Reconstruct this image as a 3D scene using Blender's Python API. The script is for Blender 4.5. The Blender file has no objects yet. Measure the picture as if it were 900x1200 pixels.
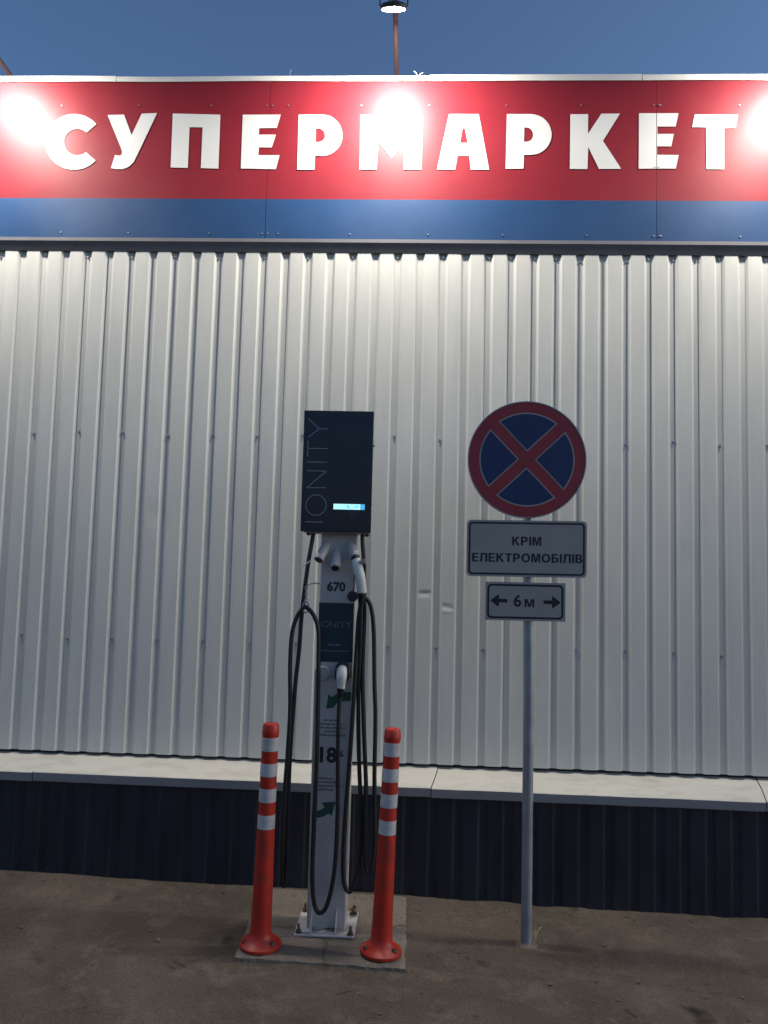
import bpy, bmesh, math, random
from mathutils import Vector, Matrix, noise
random.seed(7)
S = bpy.context.scene
COL = S.collection
R = math.radians

# ------------------------------------------------------------------ camera
cam = bpy.data.cameras.new('camera')
cam.sensor_width = 36.0
cam.lens = 27.0
cam.clip_end = 2000
cam.clip_start = 0.05
cam_ob = bpy.data.objects.new('camera', cam)
COL.objects.link(cam_ob)
_r = Vector((0.99882107, 0.04147178, 0.02523023))
_u = Vector((-0.02189974, -0.07888765, 0.99664294))
_f = Vector((-0.04332291, 0.99602050, 0.07788643))
cam_ob.matrix_world = Matrix(((_r.x, _u.x, -_f.x, 0.0), (_r.y, _u.y, -_f.y, -4.571),
                              (_r.z, _u.z, -_f.z, 1.79), (0, 0, 0, 1)))
S.camera = cam_ob

# ------------------------------------------------------------------ dusk sky, weak low sun, exposure
SUN_EL, SUN_ROT = R(20.0), R(92)
w = bpy.data.worlds.new('World')
S.world = w
w.use_nodes = True
nt = w.node_tree
nt.nodes.clear()
wo = nt.nodes.new('ShaderNodeOutputWorld')
bg = nt.nodes.new('ShaderNodeBackground')
sky = nt.nodes.new('ShaderNodeTexSky')
sky.sky_type = 'NISHITA'
sky.sun_disc = False
sky.sun_elevation = SUN_EL
sky.sun_rotation = SUN_ROT
sky.altitude = 150
sky.air_density = 1.0
sky.dust_density = 2.5
sky.ozone_density = 5.2
bg.inputs[1].default_value = 0.135
nt.links.new(sky.outputs[0], bg.inputs[0])
nt.links.new(bg.outputs[0], wo.inputs[0])

sun = bpy.data.lights.new('sun', 'SUN')
sun.energy = 0.02
sun.angle = R(20)
sun.color = (1.0, 0.86, 0.72)
sun_ob = bpy.data.objects.new('sun', sun)
COL.objects.link(sun_ob)
# sky sun_rotation is measured clockwise from +Y
_sd = Vector((math.sin(SUN_ROT) * math.cos(SUN_EL), math.cos(SUN_ROT) * math.cos(SUN_EL), math.sin(SUN_EL)))
sun_ob.rotation_euler = _sd.to_track_quat('Z', 'Y').to_euler()
sun_ob.location = _sd * 50

LAMP_STRENGTH = 1800.0
S.render.engine = 'CYCLES'
S.view_settings.view_transform = 'Standard'
S.view_settings.look = 'None'
S.view_settings.exposure = 0.0
S.view_settings.gamma = 1.0
S.cycles.sample_clamp_indirect = 6.0

# ------------------------------------------------------------------ materials
def mat(name, col, rough=0.6, metal=0.0, spec=0.5, var=0.0, vscale=4.0, bump=0.0, bscale=60.0,
        dirt=None, dscale=2.0, damt=0.0, stretch=None, coat=0.0, rvar=0.0, emit=None, estr=0.0):
    m = bpy.data.materials.new(name)
    m.use_nodes = True
    t = m.node_tree
    b = t.nodes['Principled BSDF']
    b.inputs['Base Color'].default_value = (*col, 1)
    b.inputs['Roughness'].default_value = rough
    b.inputs['Metallic'].default_value = metal
    b.inputs['Specular IOR Level'].default_value = spec
    b.inputs['Coat Weight'].default_value = coat
    if emit:
        b.inputs['Emission Color'].default_value = (*emit, 1)
        b.inputs['Emission Strength'].default_value = estr
    if not (var or bump or damt or rvar):
        return m
    tc = t.nodes.new('ShaderNodeTexCoord')
    mp = t.nodes.new('ShaderNodeMapping')
    if stretch:
        mp.inputs['Scale'].default_value = stretch
    t.links.new(tc.outputs['Object'], mp.inputs[0])
    src = None
    if var or rvar:
        n = t.nodes.new('ShaderNodeTexNoise')
        n.inputs['Scale'].default_value = vscale
        n.inputs['Detail'].default_value = 6
        n.inputs['Roughness'].default_value = 0.6
        t.links.new(mp.outputs[0], n.inputs['Vector'])
    if var:
        mr = t.nodes.new('ShaderNodeMapRange')
        mr.inputs[1].default_value = 0.3
        mr.inputs[2].default_value = 0.7
        mr.inputs[3].default_value = 1 - var
        mr.inputs[4].default_value = 1 + var
        t.links.new(n.outputs[0], mr.inputs[0])
        mx = t.nodes.new('ShaderNodeVectorMath')
        mx.operation = 'SCALE'
        mx.inputs[0].default_value = col
        t.links.new(mr.outputs[0], mx.inputs['Scale'])
        src = mx.outputs[0]
    if rvar:
        mr2 = t.nodes.new('ShaderNodeMapRange')
        mr2.inputs[1].default_value = 0.3
        mr2.inputs[2].default_value = 0.7
        mr2.inputs[3].default_value = max(rough - rvar, 0.02)
        mr2.inputs[4].default_value = rough + rvar
        t.links.new(n.outputs[0], mr2.inputs[0])
        t.links.new(mr2.outputs[0], b.inputs['Roughness'])
    if damt:
        n2 = t.nodes.new('ShaderNodeTexNoise')
        n2.inputs['Scale'].default_value = dscale
        n2.inputs['Detail'].default_value = 8
        n2.inputs['Roughness'].default_value = 0.65
        t.links.new(mp.outputs[0], n2.inputs['Vector'])
        cr = t.nodes.new('ShaderNodeMapRange')
        cr.inputs[1].default_value = 0.48
        cr.inputs[2].default_value = 0.72
        cr.inputs[3].default_value = 0
        cr.inputs[4].default_value = damt
        t.links.new(n2.outputs[0], cr.inputs[0])
        mix = t.nodes.new('ShaderNodeMix')
        mix.data_type = 'RGBA'
        mix.inputs['A'].default_value = (*col, 1)
        mix.inputs['B'].default_value = (*dirt, 1)
        if src:
            t.links.new(src, mix.inputs['A'])
        t.links.new(cr.outputs[0], mix.inputs['Factor'])
        src = mix.outputs['Result']
    if src:
        t.links.new(src, b.inputs['Base Color'])
    if bump:
        nb = t.nodes.new('ShaderNodeTexNoise')
        nb.inputs['Scale'].default_value = bscale
        nb.inputs['Detail'].default_value = 5
        t.links.new(tc.outputs['Object'], nb.inputs['Vector'])
        bp = t.nodes.new('ShaderNodeBump')
        bp.inputs['Strength'].default_value = bump
        bp.inputs['Distance'].default_value = 0.01
        t.links.new(nb.outputs[0], bp.inputs['Height'])
        t.links.new(bp.outputs[0], b.inputs['Normal'])
    return m


def ground_material(name, c1, c2, c3, crack=0.0):
    m = bpy.data.materials.new(name)
    m.use_nodes = True
    t = m.node_tree
    b = t.nodes['Principled BSDF']
    b.inputs['Roughness'].default_value = 0.92
    b.inputs['Specular IOR Level'].default_value = 0.25
    tc = t.nodes.new('ShaderNodeTexCoord')

    def nz(s, d, r=0.6, dist=0.0):
        n = t.nodes.new('ShaderNodeTexNoise')
        n.inputs['Scale'].default_value = s
        n.inputs['Detail'].default_value = d
        n.inputs['Roughness'].default_value = r
        n.inputs['Distortion'].default_value = dist
        t.links.new(tc.outputs['Object'], n.inputs['Vector'])
        return n

    def ramp(n, a, z):
        q = t.nodes.new('ShaderNodeMapRange')
        q.inputs[1].default_value = a
        q.inputs[2].default_value = z
        t.links.new(n, q.inputs[0])
        return q.outputs[0]

    def mix(f, a, c):
        q = t.nodes.new('ShaderNodeMix')
        q.data_type = 'RGBA'
        t.links.new(f, q.inputs['Factor'])
        for s, v in (('A', a), ('B', c)):
            if isinstance(v, tuple):
                q.inputs[s].default_value = (*v, 1)
            else:
                t.links.new(v, q.inputs[s])
        return q.outputs['Result']
    big = nz(1.3, 6, 0.6, 0.6)
    mid = nz(6, 8, 0.65, 0.3)
    fine = nz(90, 4, 0.7)
    col = mix(ramp(big.outputs[0], 0.36, 0.64), c1, c2)
    col = mix(ramp(mid.outputs[0], 0.5, 0.75), col, c3)
    dk = t.nodes.new('ShaderNodeMapRange')
    dk.inputs[1].default_value = 0.25
    dk.inputs[2].default_value = 0.75
    dk.inputs[3].default_value = 0.58
    dk.inputs[4].default_value = 1.45
    t.links.new(fine.outputs[0], dk.inputs[0])
    sc = t.nodes.new('ShaderNodeVectorMath')
    sc.operation = 'SCALE'
    t.links.new(col, sc.inputs[0])
    t.links.new(dk.outputs[0], sc.inputs['Scale'])
    out = sc.outputs[0]
    # oil spots and small stains
    sp = nz(3.1, 3, 0.5)
    out = mix(ramp(sp.outputs[0], 0.66, 0.74), out, tuple(x * 0.35 for x in c1))
    if crack:
        vo = t.nodes.new('ShaderNodeTexVoronoi')
        vo.feature = 'DISTANCE_TO_EDGE'
        vo.inputs['Scale'].default_value = 0.9
        wn = nz(4, 4)
        add = t.nodes.new('ShaderNodeMix')
        add.data_type = 'RGBA'
        add.inputs['Factor'].default_value = 0.18
        t.links.new(tc.outputs['Object'], add.inputs['A'])
        t.links.new(wn.outputs['Color'], add.inputs['B'])
        t.links.new(add.outputs['Result'], vo.inputs['Vector'])
        cf = t.nodes.new('ShaderNodeMapRange')
        cf.inputs[1].default_value = 0.0
        cf.inputs[2].default_value = 0.012
        cf.inputs[3].default_value = crack
        cf.inputs[4].default_value = 0.0
        t.links.new(vo.outputs['Distance'], cf.inputs[0])
        out = mix(cf.outputs[0], out, tuple(x * 0.3 for x in c1))
    t.links.new(out, b.inputs['Base Color'])
    bp = t.nodes.new('ShaderNodeBump')
    bp.inputs['Strength'].default_value = 0.7
    bp.inputs['Distance'].default_value = 0.006
    t.links.new(fine.outputs[0], bp.inputs['Height'])
    bp2 = t.nodes.new('ShaderNodeBump')
    bp2.inputs['Strength'].default_value = 0.5
    bp2.inputs['Distance'].default_value = 0.03
    t.links.new(mid.outputs[0], bp2.inputs['Height'])
    t.links.new(bp.outputs[0], bp2.inputs['Normal'])
    t.links.new(bp2.outputs[0], b.inputs['Normal'])
    return m


M = {
    'asphalt': ground_material('dusty_asphalt', (0.068, 0.053, 0.040), (0.104, 0.082, 0.062), (0.132, 0.105, 0.080), 0.12),
    'concrete': ground_material('pad_concrete', (0.135, 0.112, 0.090), (0.20, 0.170, 0.138), (0.115, 0.095, 0.078), 0.5),
    'sheet': mat('white_coated_steel', (0.545, 0.545, 0.510), 0.45, var=0.05, vscale=1.6, dirt=(0.40, 0.39, 0.36), dscale=2.2,
                 damt=0.16, stretch=(5, 5, 0.9), rvar=0.06),
    'core': mat('shade_dark_core', (0.03, 0.03, 0.032), 0.9),  # near-black: the shade in the hollows behind the ribs is put into the colour
    'plinth': mat('navy_coated_steel', (0.011, 0.014, 0.025), 0.45, var=0.25, vscale=3, dirt=(0.035, 0.033, 0.032), dscale=4,
                  damt=0.35, stretch=(3, 3, 0.5), rvar=0.1),
    'flash': mat('cream_flashing', (0.52, 0.495, 0.43), 0.45, var=0.04, vscale=3, dirt=(0.22, 0.20, 0.165), dscale=8, damt=0.4, stretch=(0.6, 1.6, 1), rvar=0.1),
    'lip': mat('flashing_front_shade', (0.27, 0.275, 0.29), 0.45, var=0.06, vscale=5),  # same folded flashing, its shade painted in as a darker grey-blue
    'red': mat('red_film', (0.215, 0.017, 0.027), 0.43, spec=0.22, var=0.05, vscale=2, rvar=0.05),
    'blue': mat('blue_film', (0.018, 0.058, 0.152), 0.43, spec=0.3, var=0.06, vscale=2, rvar=0.05),
    'white_film': mat('white_film', (0.66, 0.66, 0.64), 0.45, spec=0.25, var=0.03, vscale=3),
    'cap': mat('white_cap_flashing', (0.72, 0.71, 0.67), 0.4, var=0.05, vscale=5),
    'trim': mat('grey_trim', (0.16, 0.155, 0.17), 0.5, var=0.1, vscale=6),
    'galv': mat('galvanised_steel', (0.30, 0.32, 0.35), 0.5, 0.6, var=0.12, vscale=12, rvar=0.1),
    'screw': mat('zinc_screw', (0.42, 0.42, 0.42), 0.4, 0.7),
    'screw_dark': mat('dark_screw', (0.12, 0.115, 0.11), 0.5, 0.4),
    'sign_red': mat('sign_red_film', (0.29, 0.024, 0.034), 0.45, var=0.1, vscale=8),
    'sign_blue': mat('sign_blue_film', (0.013, 0.024, 0.100), 0.45, var=0.1, vscale=8),
    'sign_white': mat('sign_white_film', (0.31, 0.295, 0.285), 0.45, var=0.05, vscale=8, dirt=(0.24, 0.235, 0.23), dscale=6, damt=0.35),
    'sign_black': mat('sign_black_film', (0.008, 0.009, 0.014), 0.45),
    'post_white': mat('white_powder_coat', (0.47, 0.45, 0.44), 0.45, var=0.05, vscale=6, dirt=(0.25, 0.23, 0.2), dscale=5, damt=0.3),
    'navy': mat('navy_glass_panel', (0.010, 0.010, 0.024), 0.22, var=0.1, vscale=4, rvar=0.05),
    'housing': mat('grey_housing', (0.36, 0.37, 0.39), 0.5, var=0.06, vscale=8),
    'silver': mat('silver_line', (0.30, 0.31, 0.38), 0.35),
    'screen': mat('lit_screen', (0.1, 0.3, 0.4), 0.3, emit=(0.42, 0.86, 1.0), estr=1.15),
    'screen_blue': mat('lit_screen_blue', (0.05, 0.2, 0.4), 0.3, emit=(0.08, 0.52, 0.9), estr=0.9),
    'icon': mat('dim_icon', (0.09, 0.10, 0.15), 0.5),
    'icon_green': mat('dim_green_mark', (0.03, 0.09, 0.06), 0.5),
    'teal': mat('dark_teal_film', (0.012, 0.032, 0.048), 0.4, var=0.08, vscale=6),
    'teal_text': mat('pale_teal_print', (0.16, 0.20, 0.23), 0.5),
    'green': mat('green_film', (0.012, 0.085, 0.055), 0.45),
    'ink': mat('dark_ink', (0.02, 0.021, 0.028), 0.5),
    'ink_soft': mat('grey_ink', (0.13, 0.135, 0.15), 0.5),
    'rubber': mat('black_rubber', (0.010, 0.010, 0.012), 0.5, var=0.2, vscale=30),
    'gun': mat('white_plastic', (0.66, 0.66, 0.60), 0.4, var=0.05, vscale=20, dirt=(0.3, 0.28, 0.24), dscale=14, damt=0.3),
    'orange': mat('orange_polyurethane', (0.40, 0.017, 0.006), 0.45, var=0.1, vscale=9, dirt=(0.12, 0.03, 0.02), dscale=11, damt=0.85),
    'band': mat('reflective_band', (0.42, 0.42, 0.43), 0.4, var=0.08, vscale=20, dirt=(0.2, 0.19, 0.18), dscale=16, damt=0.7),
    'lamp_body': mat('dark_lamp_metal', (0.045, 0.042, 0.048), 0.5, 0.3),
    'arm': mat('red_bounce_steel', (0.085, 0.045, 0.04), 0.6, var=0.2, vscale=14),  # reddish tone is light bounced off the sign, put into the base colour
    'lens': mat('lit_lamp_lens', (0.8, 0.8, 0.8), 0.5, emit=(1.0, 0.935, 0.84), estr=LAMP_STRENGTH),
    'leaf': mat('dry_leaf', (0.13, 0.085, 0.045), 0.8, var=0.4, vscale=25),
    'stone': mat('pebble', (0.115, 0.096, 0.077), 0.85, var=0.4, vscale=18),
    'straw': mat('dry_straw', (0.40, 0.34, 0.22), 0.8),
    'rust': mat('rusty_bolt', (0.10, 0.07, 0.05), 0.7, 0.4, var=0.3, vscale=40),
}


# ------------------------------------------------------------------ mesh helpers (all coordinates in world metres)
def bx(bm, x0, x1, y0, y1, z0, z1):
    v = [bm.verts.new(p) for p in ((x0, y0, z0), (x1, y0, z0), (x1, y1, z0), (x0, y1, z0),
                                   (x0, y0, z1), (x1, y0, z1), (x1, y1, z1), (x0, y1, z1))]
    for f in ((0, 3, 2, 1), (4, 5, 6, 7), (0, 1, 5, 4), (1, 2, 6, 5), (2, 3, 7, 6), (3, 0, 4, 7)):
        bm.faces.new([v[i] for i in f])
    return v


def box(x0, x1, y0, y1, z0, z1, bevel=0.0, seg=2):
    bm = bmesh.new()
    bx(bm, x0, x1, y0, y1, z0, z1)
    if bevel:
        bmesh.ops.bevel(bm, geom=bm.edges[:], offset=bevel, segments=seg, affect='EDGES', profile=0.5)
    return bm


def prism(bm, pts, y0, y1):
    """polygon in (x, z) seen from -Y, extruded from y0 (front) to y1 (back)"""
    a = [bm.verts.new((x, y0, z)) for x, z in pts]
    b = [bm.verts.new((x, y1, z)) for x, z in pts]
    bm.faces.new(a)
    bm.faces.new(b[::-1])
    n = len(pts)
    for i in range(n):
        bm.faces.new((a[i], b[i], b[(i + 1) % n], a[(i + 1) % n]))
    return bm


def prism_hole(bm, outer, inner, y0, y1):
    """flat letter with a counter: fill between the two loops, then give it thickness"""
    tmp = bmesh.new()
    es = []
    holes = inner if isinstance(inner[0][0], (tuple, list)) else [inner]
    for loop in [outer] + list(holes):
        vs = [tmp.verts.new((x, y0, z)) for x, z in loop]
        es += [tmp.edges.new((vs[i], vs[(i + 1) % len(vs)])) for i in range(len(vs))]
    bmesh.ops.triangle_fill(tmp, edges=es, use_beauty=True)
    g = bmesh.ops.extrude_face_region(tmp, geom=tmp.faces[:])
    for e in g['geom']:
        if isinstance(e, bmesh.types.BMVert):
            e.co.y = y1
    me = bpy.data.meshes.new('tmp')
    tmp.to_mesh(me)
    tmp.free()
    bm.from_mesh(me)
    bpy.data.meshes.remove(me)


def smooth_path(pts, n=8):
    P = [Vector(p) for p in pts]
    P = [P[0] * 2 - P[1]] + P + [P[-1] * 2 - P[-2]]
    out = []
    for i in range(1, len(P) - 2):
        a, b, c, d = P[i - 1:i + 3]
        for k in range(n):
            t = k / n
            out.append(0.5 * ((2 * b) + (c - a) * t + (2 * a - 5 * b + 4 * c - d) * t * t + (3 * b - a - 3 * c + d) * t ** 3))
    out.append(P[-2])
    return out


def tube(bm, pts, r, seg=10, cap=True, flat=1.0):
    pts = [Vector(p) for p in pts]
    rs = r if isinstance(r, (list, tuple)) else [r] * len(pts)
    rings = []
    up = None
    for i, p in enumerate(pts):
        t = (pts[min(i + 1, len(pts) - 1)] - pts[max(i - 1, 0)]).normalized()
        if up is None:
            up = Vector((1, 0, 0)) if abs(t.x) < 0.9 else Vector((0, 0, 1))
        a = (up - t * up.dot(t)).normalized()
        up = a
        b = t.cross(a)
        rings.append([bm.verts.new(p + (a * math.cos(k * 2 * math.pi / seg) + b * math.sin(k * 2 * math.pi / seg) * flat) * rs[i])
                      for k in range(seg)])
    for i in range(len(rings) - 1):
        for k in range(seg):
            f = bm.faces.new((rings[i][k], rings[i][(k + 1) % seg], rings[i + 1][(k + 1) % seg], rings[i + 1][k]))
            f.smooth = True
    if cap:
        bm.faces.new(rings[0][::-1])
        bm.faces.new(rings[-1])
    return bm


def lathe(bm, prof, c=(0, 0, 0), seg=32, smooth=True):
    """profile of (r, z) from bottom to top round the vertical axis"""
    rings = []
    for r, z in prof:
        if r < 1e-6:
            rings.append([bm.verts.new((c[0], c[1], c[2] + z))])
        else:
            rings.append([bm.verts.new((c[0] + r * math.cos(k * 2 * math.pi / seg), c[1] + r * math.sin(k * 2 * math.pi / seg), c[2] + z))
                          for k in range(seg)])
    for i in range(len(rings) - 1):
        A, B = rings[i], rings[i + 1]
        for k in range(seg):
            k2 = (k + 1) % seg
            if len(A) == 1 and len(B) == 1:
                continue
            if len(A) == 1:
                f = bm.faces.new((A[0], B[k2], B[k]))
            elif len(B) == 1:
                f = bm.faces.new((A[k], A[k2], B[0]))
            else:
                f = bm.faces.new((A[k], A[k2], B[k2], B[k]))
            f.smooth = smooth
    return bm


ORIGIN = {}


def obj(name, bm, m, parent=None, label=None, kind=None, fix=True):
    if fix:
        bmesh.ops.recalc_face_normals(bm, faces=bm.faces[:])
    o0 = ORIGIN.get(parent.name, Vector((0, 0, 0))) if parent else Vector((0, 0, 0))
    for e in bm.edges:
        if len(e.link_faces) == 2 and e.calc_face_angle(0.0) > 0.6:
            e.smooth = False
    if parent:
        bmesh.ops.translate(bm, verts=bm.verts[:], vec=-o0)
    me = bpy.data.meshes.new(name)
    bm.to_mesh(me)
    bm.free()
    me.materials.append(M[m])
    o = bpy.data.objects.new(name, me)
    COL.objects.link(o)
    if parent:
        o.parent = parent
        ORIGIN[o.name] = o0
    if label:
        o['label'] = label
    if kind:
        o['kind'] = kind
    return o


def thing(name, label, cat, loc, group=None):
    o = bpy.data.objects.new(name, None)
    COL.objects.link(o)
    o.empty_display_size = 0.1
    o.location = loc
    ORIGIN[o.name] = Vector(loc)
    o['label'] = label
    o['category'] = cat
    if group:
        o['group'] = group
    return o


def text_bm(body, size, x, y, z, ax=(1, 0, 0), up=(0, 0, 1), thick=0.001, bold=0.0, align='CENTER', sx=1.0):
    """flat lettering standing on a vertical face: baseline direction ax, letter height direction up"""
    c = bpy.data.curves.new('lettering', 'FONT')
    c.body = body
    c.size = size
    c.align_x = align
    c.align_y = 'CENTER'
    c.extrude = thick / 2
    c.offset = bold
    c.resolution_u = 3
    o = bpy.data.objects.new('lettering', c)
    COL.objects.link(o)
    dg = bpy.context.evaluated_depsgraph_get()
    me = bpy.data.meshes.new_from_object(o.evaluated_get(dg))
    bm = bmesh.new()
    bm.from_mesh(me)
    bpy.data.objects.remove(o)
    bpy.data.curves.remove(c)
    bpy.data.meshes.remove(me)
    ax, up = Vector(ax), Vector(up)
    nrm = ax.cross(up)
    for v in bm.verts:
        v.co = Vector((x, y, z)) + ax * v.co.x * sx + up * v.co.y + nrm * v.co.z
    return bm


def gz(x):
    return -0.021 * max(-6.0, min(6.0, x))


def _arc(cx, cz, rx, rz, a0, a1, n=8):
    return [(cx + rx * math.cos(R(a0 + (a1 - a0) * q / n)), cz + rz * math.sin(R(a0 + (a1 - a0) * q / n))) for q in range(n + 1)]


# bold sans capitals (cap height 1): advance width, outline, counters
GLYPH = {
    'К': (.76, [(0, 0), (.2, 0), (.2, .37), (.28, .46), (.53, 0), (.78, 0), (.43, .58), (.75, 1), (.5, 1), (.2, .60), (.2, 1), (0, 1)], None),
    'Р': (.70, [(0, 0), (.2, 0), (.2, .36), (.36, .36)] + _arc(.38, .68, .31, .32, -90, 90, 10) + [(0, 1)],
          [[(.2, .53)] + _arc(.35, .68, .135, .15, -90, 90, 6) + [(.2, .83)]]),
    'І': (.2, [(0, 0), (.2, 0), (.2, 1), (0, 1)], None),
    'М': (.88, [(0, 0), (.185, 0), (.185, .76), (.36, 0), (.52, 0), (.695, .76), (.695, 0), (.88, 0), (.88, 1), (.59, 1), (.44, .34), (.29, 1), (0, 1)], None),
    'Е': (.64, [(0, 0), (.64, 0), (.64, .165), (.2, .165), (.2, .43), (.6, .43), (.6, .59), (.2, .59), (.2, .835), (.63, .835), (.63, 1), (0, 1)], None),
    'Л': (.76, [(0, 0), (.10, -.012), (.20, .05), (.255, .22), (.275, .835), (.56, .835), (.56, 0), (.76, 0), (.76, 1), (.09, 1), (.075, .33), (.05, .19), (0, .165)], None),
    'Т': (.68, [(.24, 0), (.44, 0), (.44, .835), (.68, .835), (.68, 1), (0, 1), (0, .835), (.24, .835)], None),
    'О': (.88, _arc(.44, .5, .44, .515, 0, 345, 23), [_arc(.44, .5, .235, .335, 0, 342, 19)]),
    'Б': (.70, [(0, 0)] + _arc(.38, .315, .31, .315, -90, 90, 10) + [(.2, .63), (.2, .835), (.62, .835), (.62, 1), (0, 1)],
          [[(.2, .16)] + _arc(.35, .315, .135, .155, -90, 90, 6) + [(.2, .47)]]),
    'В': (.70, [(0, 0)] + _arc(.40, .285, .295, .285, -90, 62, 9) + [(.50, .545)] + _arc(.36, .755, .29, .245, -50, 90, 9) + [(0, 1)],
          [[(.2, .16)] + _arc(.37, .295, .125, .135, -90, 90, 6) + [(.2, .43)], [(.2, .60)] + _arc(.34, .72, .11, .12, -90, 90, 6) + [(.2, .84)]]),
    'м': (.80, [(0, 0), (.17, 0), (.17, .52), (.33, 0), (.47, 0), (.63, .52), (.63, 0), (.80, 0), (.80, .74), (.56, .74), (.40, .24), (.24, .74), (0, .74)], None),
}


def print_line(word, xc, zbase, cap, width, y, slope=0.0):
    """one mesh of bold capitals centred on xc, fitted to the given width"""
    gap = .13
    tot = sum(GLYPH[ch][0] for ch in word) + gap * (len(word) - 1)
    sx = width / tot
    x = xc - width / 2
    bm = bmesh.new()
    for ch in word:
        wd, out, holes = GLYPH[ch]
        f = lambda P: [(x + px * sx, zbase + pz_ * cap + slope * (x - xc)) for px, pz_ in P]
        if holes:
            prism_hole(bm, f(out), [f(h) for h in holes], y - 0.0008, y - 0.0001)
        else:
            prism(bm, f(out), y - 0.0008, y - 0.0001)
        x += (wd + gap) * sx
    return bm

# ------------------------------------------------------------------ the ground
def axis(lo, hi, step, far):
    a = []
    v = lo
    while v <= hi + 1e-6:
        a.append(v)
        v += step
    g = step
    top, bot = a[-1], a[0]
    while top < far:
        g *= 1.6
        top += g
        a.append(top)
    g = step
    while bot > -far:
        g *= 1.6
        bot -= g
        a.insert(0, bot)
    return a


xs = axis(-3.4, 3.4, 0.05, 600)
ys = axis(-4.0, -0.05, 0.05, 600)
bm = bmesh.new()
grid = []
for yy in ys:
    row = []
    for xx in xs:
        near = 1.0 if (abs(xx) < 5 and -6 < yy < 0.5) else 0.0
        h = near * (noise.noise((xx * 1.7, yy * 1.7, 0)) * 0.007 + noise.noise((xx * 6, yy * 6, 3)) * 0.0025)
        # dust banked up against the foot of the wall
        if near:
            h += 0.022 * math.exp(-max(0.0, -0.2 - yy) / 0.05) * (0.6 + 0.4 * noise.noise((xx * 5, 2, 5)))
            # and against the edges of the concrete pad
            dx_ = max(-0.80 - xx, xx + 0.012, 0.0)
            dy_ = max(-0.985 - yy, 0.0)
            h += 0.014 * math.exp(-math.hypot(dx_, dy_) / 0.05) * (0.7 + 0.9 * noise.noise((xx * 7, yy * 7, 1)))
        row.append(bm.verts.new((xx, yy, gz(xx) + h)))
    grid.append(row)
for j in range(len(ys) - 1):
    for i in range(len(xs) - 1):
        f = bm.faces.new((grid[j][i], grid[j][i + 1], grid[j + 1][i + 1], grid[j + 1][i]))
        f.smooth = True
ground = obj('ground', bm, 'asphalt', kind='structure')

# concrete pad under the charger, worn uneven edges
PADH = 0.028
bm = bmesh.new()
px0, px1, py0, py1 = -0.800, -0.012, -0.985, -0.215
nx, ny = 40, 38
top = []
for j in range(ny + 1):
    row = []
    for i in range(nx + 1):
        fx, fy = i / nx, j / ny
        xx = px0 + (px1 - px0) * fx
        yy = py0 + (py1 - py0) * fy
        e = 0.0
        if i in (0, nx):
            xx += noise.noise((yy * 9, xx, 1)) * 0.012 + noise.noise((yy * 31, xx, 4)) * 0.006
            e = -0.006
        if j in (0, ny):
            yy += noise.noise((xx * 9, 7, 1)) * 0.010 + noise.noise((xx * 33, 7, 4)) * 0.005
            e = -0.006
        if i == 0:
            xx += 0.02 * (1 - fy)
        zz = gz(xx) + PADH + e + noise.noise((xx * 5, yy * 5, 9)) * 0.003 + noise.noise((xx * 22, yy * 22, 2)) * 0.0012
        row.append(bm.verts.new((xx, yy, zz)))
    top.append(row)
for j in range(ny):
    for i in range(nx):
        f = bm.faces.new((top[j][i], top[j][i + 1], top[j + 1][i + 1], top[j + 1][i]))
        f.smooth = True
edge = [top[0][i] for i in range(nx + 1)] + [top[j][nx] for j in range(1, ny + 1)] + \
       [top[ny][i] for i in range(nx - 1, -1, -1)] + [top[j][0] for j in range(ny - 1, 0, -1)]
low = []
for v in edge:
    c = Vector((-0.4, -0.6, 0))
    d = (Vector((v.co.x, v.co.y, 0)) - c).normalized() * 0.008
    low.append(bm.verts.new((v.co.x + d.x, v.co.y + d.y, gz(v.co.x) - 0.03)))
for i in range(len(edge)):
    k = (i + 1) % len(edge)
    bm.faces.new((edge[i], low[i], low[k], edge[k]))
pad = obj('concrete_pad', bm, 'concrete', kind='structure')

# ------------------------------------------------------------------ the building
PITCH, RX0 = 0.1375, -2.62686
ZB, ZT = 0.690, 3.84
bld = thing('supermarket_building', 'long supermarket building clad in white ribbed steel above a dark navy plinth', 'building', (0, 0.5, 0))
obj('wall_core', box(-4.45, 3.95, 0.004, 6.0, 0.30, 4.78), 'core', bld)


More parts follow.
